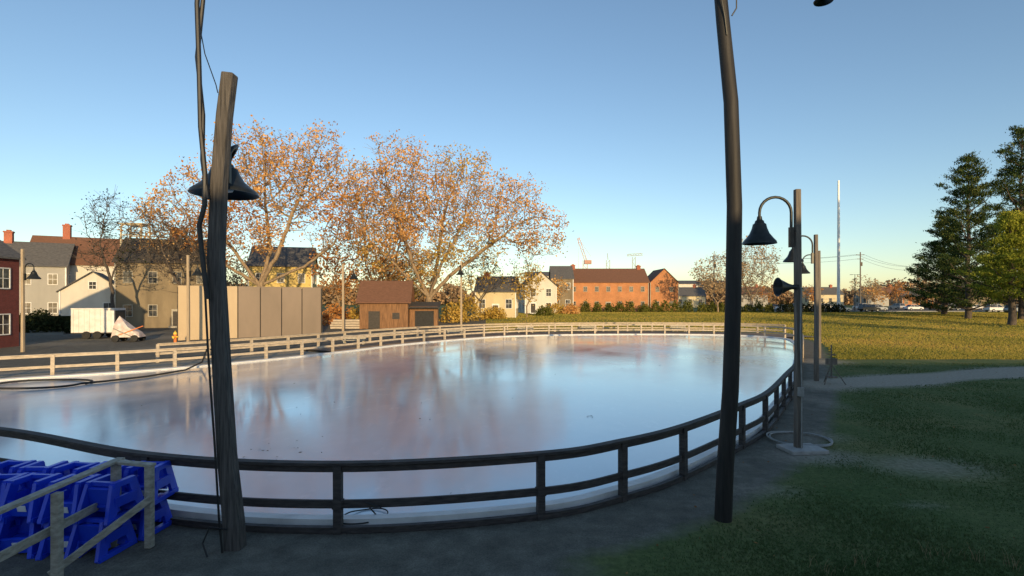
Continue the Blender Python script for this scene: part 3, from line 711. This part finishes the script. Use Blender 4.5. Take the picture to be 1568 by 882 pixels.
tree('maple_tree',(-21.5,84,0.3),[[(0,0,4)],[(-2,0,9)],[(3,0,10)]],[(0,0,12,6,5,8),(5,0,16,4,4,6),(-3,0,17,3.5,4,5)],1100,5,[M['leaf_orange'],M['leaf_rust']],M['bark'],nleaf=11,lsize=.38,leafprob=1)
tree('maple_tree',(-26.5,80,0.3),[[(0,0,3)],[(-1,0,6)]],[(0,0,7.5,3.6,4,4.5)],400,6,[M['leaf_rust']],M['bark'],nleaf=12,lsize=.40,leafprob=1)
tree('maple_tree',(-17,90,0.4),[[(0,0,3)],[(-2,0,6)]],[(0,0,7.5,6,4,5)],500,66,[M['leaf_orange'],M['leaf_gold']],M['bark'],nleaf=10,lsize=.40,leafprob=1)
tree('bare_tree',(-45.8,60,0),[[(0,0,3),(-.3,0,6)],[(-1.5,0,10)],[(1,0,9)]],[(-.5,0,12,2.6,2.6,4.2),(-2,0,8.5,2,2,2),(1.5,0,8,1.8,2,2.5)],420,8,[M['leaf_dark']],M['bark_dark'],step=.5,dk=.8,nleaf=2,lsize=.22,twigs=3)
tree('bare_tree',(-39.5,62,0),[[(0,0,3),(.3,0,5)],[(-1.5,0,8)],[(2,0,9)]],[(0,0,9,3.5,3,4.5),(-3,0,12,3,3,4)],420,9,[M['leaf_tan']],M['bark_dark'],step=.55,dk=.9,nleaf=1,lsize=.22,twigs=3)
tree('dark_shade_tree',(-5.4,88,.4),[[(0,0,3)],[(-1.5,0,5)],[(1.5,0,5)]],[(0,0,8,4,3.5,3),(2.5,0,6.5,2.5,3,2),(-2.5,0,6,2,3,2)],500,12,[M['leaf_dark'],M['leaf_gold']],M['bark_dark'],nleaf=9,lsize=.34)
tree('small_gold_tree',(2.6,92,.5),[[(0,0,2)],[(1,0,4)]],[(0,0,7,3,3,5),(-2,0,5,2,2,2)],350,13,[M['leaf_orange'],M['leaf_gold']],M['bark'],nleaf=10,lsize=.36)
tree('oak_tree',(46.5,118,.8),[[(0,0,2)],[(-2,0,5)],[(2.5,0,5)]],[(0,0,8,6,5,4.6),(3,0,9.5,4,4,4)],900,14,[M['leaf_tan']],M['bark'],nleaf=6,lsize=.40,twigs=3)
tree('oak_tree',(57,124,.8),[[(0,0,3)],[(-2,0,7)],[(2.5,0,7)]],[(0,0,11,6.5,5,6.5)],900,15,[M['leaf_tan']],M['bark'],nleaf=5,lsize=.40,twigs=3)
for k,(x_,y_,h_,r_,lf) in enumerate([(92,160,6,3.5,'leaf_rust'),(104,150,5,3,'leaf_orange'),(112,165,8,5,'leaf_tan'),(-24,100,9,6,'leaf_orange'),(125,170,7,4,'leaf_rust'),(84,170,6,4,'leaf_rust'),(-50,95,9,5,'leaf_tan'),(73,160,6,4,'leaf_tan'),(140,175,8,5,'leaf_tan'),(10,118,7,3,'leaf_orange'),
   (58,42,9,4,'leaf_tan'),(74,50,11,5,'leaf_tan'),(92,64,13,5,'leaf_tan')]):  # trees on this row added out of view to cast streak shadows
    tree('small_autumn_tree',(x_,y_,gz(x_,y_)),[[(0,0,h_*.3)]],[(0,0,h_*.75,r_,r_,h_*.45)],220,40+k,[M[lf]],M['bark'],step=.8,dk=1.2,nleaf=8,lsize=.5)

def pine(name,x,y,H,Rm,seed,mats,low=.1,pw=.85,gap=1.25):
    rng=np.random.default_rng(seed); z0=gz(x,y); P0=[];P1=[];R0=[];R1=[];C=[];Dr=[]
    nT=12
    tr=[np.array([x+.15*math.sin(k*1.3),y,z0+H*k/nT]) for k in range(nT+1)]
    for k in range(nT): P0.append(tr[k]);P1.append(tr[k+1]);R0.append(.45*(1-k/nT)+.05);R1.append(.45*(1-(k+1)/nT)+.05)
    h=H*low
    while h<H*.985:
        u=h/H; prof=(1-u)**pw*(1 if u>.3 else .75+u*.8)
        lay=rng.uniform(.75,1.1)
        for a in rng.uniform(0,6.28)+np.arange(5)*1.257+rng.normal(size=5)*.3:
            Lb=Rm*prof*lay*rng.uniform(.5,1.25)+.4; el=rng.uniform(.05,.32)+u*.55
            s=np.array([x,y,z0+h+rng.uniform(-.3,.3)]); d=np.array([math.cos(a)*math.cos(el),math.sin(a)*math.cos(el),math.sin(el)])
            mid=s+d*Lb*.6; end=s+d*Lb+np.array([0,0,.16*Lb])
            P0+=[s,mid];P1+=[mid,end];R0+=[.02+.014*Lb,.01+.008*Lb];R1+=[.01+.008*Lb,.01]
            nc=int(4+Lb*2.8)
            for j in range(nc):
                t=rng.uniform(.25,1)**.8; side=np.cross(d,[0,0,1]); side/=np.linalg.norm(side)
                c=s+(end-s)*t+side*rng.normal()*.20*Lb*(1.1-t*.6)+np.array([0,0,rng.normal()*.08+.1])
                C.append(c); Dr.append(d*.8+np.array([0,0,.45]))
        h+=rng.uniform(.8,1.3)*(H/26)*gap
    C=np.array(C);Dr=np.array(Dr); k=24
    CC=np.repeat(C,k,0)+rng.normal(size=(len(C)*k,3))*np.array([.38,.38,.15]); DD=np.repeat(Dr,k,0)
    a=DD+rng.normal(size=CC.shape)*.6; a/=np.linalg.norm(a,axis=1)[:,None]
    b=rng.normal(size=CC.shape); b-=a*(a*b).sum(1)[:,None]; b/=np.linalg.norm(b,axis=1)[:,None]
    s=rng.uniform(.25,.5,(len(CC),1)); a*=s*.5; b*=s*.16
    V=np.stack([CC-a,CC+b,CC+a,CC-b],1).reshape(-1,3)
    e=empty(name); v,f=segs(np.array(P0),np.array(P1),R0,R1,6); np_mesh('trunk_and_branches',v,f,[M['bark_dark']],None,e)
    np_mesh('needles',V,np.arange(len(V)).reshape(-1,4),mats,None,e)
pine('pine_tree',76.8,88,27.0,9.6,1,[M['pine']],.06,.75)
pine('pine_tree',84.8,87,32.0,11,2,[M['pine']],.06,.75)
pine('pine_tree',69.8,73,15.8,6.8,3,[M['pine_lit']],.2,.75)
pine('pine_tree',96,96,28,8,4,[M['pine']],.06)
pine('pine_tree',86,104,20,8,5,[M['pine']],.03)

def bush(name,x,y,r,h,seed,mat,n=420,ls=.28,rx=None):
    rng=np.random.default_rng(seed); p=rng.normal(size=(n,3)); p/=np.linalg.norm(p,axis=1)[:,None]; p[:,2]=np.abs(p[:,2])
    lum=1+.18*np.sin(p[:,0:1]*5+seed)*np.sin(p[:,1:2]*4)
    C=p*rng.uniform(.6,1.02,(n,1))*np.array([rx or r,r,h])*lum+np.array([x,y,gz(x,y)])
    v,f=quads(C,rng.uniform(.6,1.2,n)*ls,rng,.8); 
    return np_mesh(name,v,f,[mat])
rng=random.Random(5)
for k in range(17):
    x_=16.8+k*2.65; bush('hedge_bush',x_+rng.uniform(-.4,.4),120+rng.uniform(-.5,.5),rng.uniform(1.2,1.5),rng.uniform(1.9,2.8),k,M['hedge'],560,.36)
for k in range(9): bush('juniper_bush',61+k*1.6,118+rng.uniform(-.5,.5),1.4,rng.uniform(1.6,2.4),60+k,M['leaf_dark'],420,.34)
for k,(x_,y_,r_,h_,mt) in enumerate([(-9,80,2.2,3,'leaf_gold'),(-14,80,2,3.4,'leaf_rust'),(-3,88,2.2,2,'leaf_gold'),(9,108,2.4,2.4,'leaf_gold'),(12,106,1.8,2,'leaf_orange'),(-25,74,2.4,3,'leaf_rust'),(-22,75,2,2.4,'leaf_gold'),(-55,61,2.5,2,'leaf_dark'),(-49,60,2,1.6,'leaf_dark'),(-60,66,2.5,2.4,'leaf_dark'),(6,98,1.8,1.8,'hedge'),(-7,83,2.5,4,'leaf_gold'),(-18.5,78,2,4,'leaf_orange'),(-34,58,1.6,1.2,'leaf_tan'),(-57,72,2.6,3,'leaf_dark')]):
    bush('shrub',x_,y_,r_,h_,100+k,M[mt],900,.36)
rng=np.random.default_rng(77); n=90000
x_=rng.uniform(-420,480,n); top=6.5+3.0*np.sin(x_*.07)+2.2*np.sin(x_*.19+1)+1.6*np.sin(x_*.43+2)+1.2*np.sin(x_*.9)
top=np.clip(top+np.where(x_<20,3,0),3,14)
C=np.stack([x_,255+rng.uniform(0,30,n),.8+rng.random(n)**.8*top],1)
v,f=quads(C,rng.uniform(.9,2.0,n),rng,.8); np_mesh('distant_tree_line',v,f,[M['dist']])

# ------------------------------------------------------------------ street / parking lot & cars
def sheet(name,x0,x1,y0,y1,z,mat): 
    MB().add([(x0,y0,z),(x1,y0,z),(x1,y1,z),(x0,y1,z)],[(0,1,2,3)]).obj(name,mat)
sheet('parking_lot',62,240,126,172,.812,M['asphalt'])
mb=MB()
for k in range(30): mb.add([(66+k*3,128,.818),(66.12+k*3,128,.818),(66.12+k*3,133,.818),(66+k*3,133,.818)],[(0,1,2,3)])
mb.obj('parking_lines',M['white'])
mb=MB(); mb.box((151,125.9,.86),(178,.18,.15)); mb.obj('kerb',M['concrete'])
def car(name,x,y,r,mat,suv=False):
    e=empty(name,(x,y,gz(x,y)+.015),rad(r)); H=1.72 if suv else 1.45
    lo=[(-2.2,.35),(-2.25,.6),(-2.15,.92),(-1.2,.98),(1.25,.95),(2.0,.86),(2.22,.65),(2.2,.35)]
    if suv: lo=[(-2.2,.38),(-2.28,.7),(-2.2,1.05),(-1.2,1.08),(1.15,1.05),(2.05,.96),(2.25,.7),(2.2,.38)]
    b_=lo[3][1]-.02
    up=[(-2.1 if suv else -1.55,b_),(-1.9 if suv else -1.0,H),( .25,H),(1.15,b_)]
    mb=MB()
    def ext(P,wb,wt):
        n=len(P); zmx=max(q[1] for q in P); zmn=min(q[1] for q in P)
        vs=[]
        for s_ in(-1,1):
            for (a,z) in P: 
                w=wb+(wt-wb)*(z-zmn)/(zmx-zmn); vs.append((a,s_*w,z))
        fs=[tuple(range(n)),tuple(range(2*n-1,n-1,-1))]+[(i,i+n,(i+1)%n+n,(i+1)%n) for i in range(n)]
        mb.add(vs,fs)
    mb.mat(0); ext(lo,.88,.86)
    mb.mat(1); ext(up,.80,.62)
    mb.mat(0); mb.box(((up[1][0]+.25)/2,0,H+.01),(.25-up[1][0]+.1,1.26,.05))
    for s_ in(-1,1):
        for a,b2 in((up[0],up[1]),(up[2],up[3])): mb.beam((a[0],s_*(.80 if a[1]<H else .62),a[1]),(b2[0],s_*(.80 if b2[1]<H else .62),b2[1]),.07,.06)
        mb.beam((-.35,s_*.81,b_),(-.35,s_*.64,H),.06,.08)
    for xx in(-1.35,1.38):
        for s_ in(-1,1):
            mb.mat(2).tube([(xx,s_*.72,.34),(xx,s_*.93,.34)],.34,18); mb.mat(3).tube([(xx,s_*.90,.34),(xx,s_*.94,.34)],.19,12)
    for s_ in(-1,1): mb.mat(3).box((2.2,s_*.62,.68),(.06,.34,.14)); mb.mat(4).box((-2.24,s_*.66,.75),(.06,.28,.16))
    mb.obj('car_body',[mat,M['glass'],M['rubber'],M['car_silver'],M['red']],e,bevel=.03)
for k,(x_,y_,r_,mt,s_) in enumerate([(78,124,8,'car_silver',False),(84.5,123.6,5,'car_dark',True),(93,133,8,'car_silver',False),(72,138,0,'car_white',False),(100,150,90,'car_white',True),(104,150,85,'car_dark',False),(112,152,92,'car_silver',True),(118,150,90,'car_dark',False),(124,140,4,'car_white',False),(108,112,12,'car_silver',True),(113,122,0,'car_white',True),(134,145,10,'car_dark',True),(84,152,0,'car_silver',True),(92,153,4,'car_white',True),(76,150,0,'car_dark',False),(98,140,10,'car_dark',False),(106,138,4,'car_white',False),(114,136,8,'car_silver',True)]):
    car('parked_car',x_,y_,r_,M[mt],s_)
mb=MB(); mb.tube([(75,120,.7),(75,120,12),(75,120,22),(75,120,31)],[.34,.30,.27,.20],10); mb.obj('tall_mast',M['mast'],smooth=True)
tops=[]
for (x_,y_,h_) in[(58,150,16),(100,150,16.5),(128,165,14),(166,170,15)]:
    e=empty('telephone_pole',(x_,y_,.8)); mb=MB(); mb.tube([(0,0,0),(0,0,h_)],[.2,.14],8); mb.box((0,0,h_-.8),(2.4,.12,.14)); mb.box((0,0,h_-2),(1.8,.12,.14)); mb.tube([(.35,0,h_-4),(.35,0,h_-2.9)],.25,10); mb.obj('pole_and_crossarms',M['wood_post'],e); tops.append((x_,y_,.8+h_))
mb=MB()
for a,b2 in zip(tops[:-1],tops[1:]):
    for o_,dz in((-1,-.7),(1,-.7),(0,-1.9)):
        mb.tube([(a[0]+(b2[0]-a[0])*t+o_,a[1]+(b2[1]-a[1])*t,a[2]+(b2[2]-a[2])*t+dz-2.2*(1-(2*t-1)**2)*.5) for t in np.linspace(0,1,9)],.03,4)
mb.obj('overhead_wires',M['cable'])
for (x_,y_,h_) in[(84,128,9),(140,140,9),(160,150,10),(118,142,9)]:
    e=empty('parking_lot_light',(x_,y_,.8)); mb=MB(); mb.tube([(0,0,0),(0,0,h_)],[.09,.06],8); mb.beam((-.8,0,h_),(.8,0,h_),.06,.06); mb.box((-.9,0,h_-.03),(.6,.25,.1)); mb.box((.9,0,h_-.03),(.6,.25,.1)); mb.obj('light_pole',M['metal_dark'],e)
def lattice(mb,a,b,w,n=10):
    a=Vector(a);b=Vector(b);d=(b-a); u=d.normalized(); s=u.cross(Vector((0,1,0))).normalized()
    for q in(-1,1): mb.beam(a+s*w*q/2,b+s*w*q/2,.28,.28)
    for k in range(n):
        p=a+d*k/n; q=a+d*(k+1)/n; g=1 if k%2 else -1; mb.beam(p+s*w*g/2,q-s*w*g/2,.18,.18)
e=empty('shipyard_crane',(42,300,0)); mb=MB(); lattice(mb,(0,0,0),(0,0,26),2.4); lattice(mb,(1,0,24),(-4,0,39),1.3,8); mb.box((1.5,0,25),(4,2.4,2.2)); mb.beam((-4,0,39),(3.5,0,28),.15,.15); mb.beam((-4,0,39),(-3.9,0,20),.12,.12); mb.obj('crane_lattice',M['crane'],e)
e=empty('shipyard_crane',(57,310,0)); mb=MB(); lattice(mb,(0,0,0),(0,0,27),2); mb.beam((0,0,27),(-.5,0,31),.3,.3); mb.obj('crane_lattice',M['hose'],e)
e=empty('shipyard_crane',(70,300,0)); mb=MB(); lattice(mb,(0,0,0),(0,0,28),1.6); lattice(mb,(-4,0,29),(5,0,29.5),1.0,6); mb.obj('crane_lattice',M['hose'],e)

# ------------------------------------------------------------------ lawn blades, weeds, fallen leaves
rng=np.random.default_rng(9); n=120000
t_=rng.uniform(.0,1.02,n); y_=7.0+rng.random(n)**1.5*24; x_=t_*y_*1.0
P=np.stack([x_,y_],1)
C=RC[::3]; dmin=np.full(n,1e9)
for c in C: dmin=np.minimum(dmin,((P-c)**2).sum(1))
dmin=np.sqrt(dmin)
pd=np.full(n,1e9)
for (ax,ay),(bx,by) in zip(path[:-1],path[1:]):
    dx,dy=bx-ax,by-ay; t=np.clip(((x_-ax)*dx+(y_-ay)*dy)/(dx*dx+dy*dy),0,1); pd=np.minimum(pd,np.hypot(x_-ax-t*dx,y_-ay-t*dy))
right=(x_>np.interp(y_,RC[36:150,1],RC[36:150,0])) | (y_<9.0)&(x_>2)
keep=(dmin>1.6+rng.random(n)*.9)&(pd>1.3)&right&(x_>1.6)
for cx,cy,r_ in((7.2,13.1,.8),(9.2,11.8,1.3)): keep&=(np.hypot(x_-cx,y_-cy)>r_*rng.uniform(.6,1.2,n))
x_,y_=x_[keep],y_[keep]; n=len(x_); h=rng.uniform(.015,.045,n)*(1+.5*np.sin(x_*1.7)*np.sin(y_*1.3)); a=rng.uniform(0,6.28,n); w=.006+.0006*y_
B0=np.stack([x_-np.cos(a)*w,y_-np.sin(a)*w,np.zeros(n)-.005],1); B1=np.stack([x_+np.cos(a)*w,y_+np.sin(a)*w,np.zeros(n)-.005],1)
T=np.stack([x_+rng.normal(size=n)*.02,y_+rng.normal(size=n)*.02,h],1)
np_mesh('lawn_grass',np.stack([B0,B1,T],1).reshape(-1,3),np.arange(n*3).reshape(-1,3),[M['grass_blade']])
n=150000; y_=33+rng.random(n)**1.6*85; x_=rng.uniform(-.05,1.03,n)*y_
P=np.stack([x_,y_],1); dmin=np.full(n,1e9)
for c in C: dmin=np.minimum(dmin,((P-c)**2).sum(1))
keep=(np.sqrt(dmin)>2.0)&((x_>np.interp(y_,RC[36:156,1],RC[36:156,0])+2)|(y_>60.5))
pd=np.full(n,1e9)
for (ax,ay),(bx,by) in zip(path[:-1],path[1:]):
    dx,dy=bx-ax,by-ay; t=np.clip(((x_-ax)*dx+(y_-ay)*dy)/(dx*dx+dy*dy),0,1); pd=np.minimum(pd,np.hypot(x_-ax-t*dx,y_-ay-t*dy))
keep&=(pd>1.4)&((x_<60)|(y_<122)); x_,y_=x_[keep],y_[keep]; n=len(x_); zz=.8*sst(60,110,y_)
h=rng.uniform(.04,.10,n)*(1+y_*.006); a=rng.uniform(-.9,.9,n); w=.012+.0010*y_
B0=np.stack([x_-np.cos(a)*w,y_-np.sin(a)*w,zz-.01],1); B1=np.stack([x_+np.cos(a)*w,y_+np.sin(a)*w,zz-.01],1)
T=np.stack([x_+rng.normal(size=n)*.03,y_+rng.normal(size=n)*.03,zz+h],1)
np_mesh('lawn_grass',np.stack([B0,B1,T],1).reshape(-1,3),np.arange(n*3).reshape(-1,3),[M['grass_sunlit']])
n=1500; C=np.stack([rng.uniform(1,34,n),rng.uniform(6.5,46,n),np.full(n,.03)],1); C=C[C[:,0]>np.interp(C[:,1],RC[36:150,1],RC[36:150,0])+.3]
v,f=quads(C,rng.uniform(.04,.09,len(C)),rng,.7); v[:,2]=.025+(v[:,2]-.03)*.3; np_mesh('fallen_leaves',v,f,[M['fallen']])
C=[]
for cx,cy,k,s_ in[(2.2,26,2,.2),(-5.6,12.6,12,.5),(-6.0,13.2,5,.3),(-7,18,5,1),(1,30,3,.5),(2.5,16.6,5,.08),(-1,9.9,6,.15),(8,28,4,2),(-10,20,5,2),(-2,17,4,1.4),(6,40,6,5)]:
    for _ in range(k): C.append((cx+rng.normal()*s_,cy+rng.normal()*s_,.06))
C=np.array(C); v,f=quads(C,rng.uniform(.06,.12,len(C)),rng,.6); v[:,2]=.066+(v[:,2]-.06)*.2; np_mesh('leaves_on_ice',v,f,[M['leaf_dark']])
rg=random.Random(4); mb=MB()
for cx,cy in[(5.0,7.5),(6.2,7.7),(7.0,7.4),(4.3,7.3),(6.7,7.6)]:
    for k in range(12):
        a=rg.uniform(0,6.28); l=rg.uniform(.10,.22); x0=cx+rg.gauss(0,.12);y0=cy+rg.gauss(0,.08)
        mb.tube([(x0,y0,0),(x0+math.cos(a)*l*.15,y0+math.sin(a)*l*.15,l*.6),(x0+math.cos(a)*l*.4,y0+math.sin(a)*l*.4,l)],[.003,.002,.001],3)
mb.obj('dry_weeds',M['leaf_tan'])

# ------------------------------------------------------------------ light, sky, camera
EL=rad(10.5); AZ=rad(163)
S=Vector((math.sin(AZ)*math.cos(EL),math.cos(AZ)*math.cos(EL),math.sin(EL)))
sun=bpy.data.lights.new('sun','SUN'); sun.energy=5.0; sun.angle=rad(.55); sun.color=(1,.72,.38)
so=bpy.data.objects.new('sun',sun); so.rotation_euler=(-S).to_track_quat('-Z','Y').to_euler(); so.location=(0,-50,60); link(so)
w=bpy.data.worlds.new('World'); scene.world=w; w.use_nodes=True; nt=w.node_tree
bg=nt.nodes['Background']; sky=nt.nodes.new('ShaderNodeTexSky'); sky.sky_type='NISHITA'; sky.sun_disc=False
sky.sun_elevation=EL; sky.sun_rotation=AZ; sky.air_density=1.0; sky.dust_density=.4; sky.ozone_density=2.0
nt.links.new(sky.outputs[0],bg.inputs[0]); bg.inputs[1].default_value=.2
cam=bpy.data.cameras.new('camera'); co=bpy.data.objects.new('camera',cam); link(co)
co.location=(0,0,3.8); co.rotation_euler=(rad(90),0,0); cam.sensor_width=36; cam.lens=18.37; cam.shift_y=.0108; cam.clip_end=5000; cam.clip_start=.05
scene.camera=co
scene.view_settings.view_transform='Standard'; scene.view_settings.look='None'; scene.view_settings.exposure=0; scene.view_settings.gamma=1
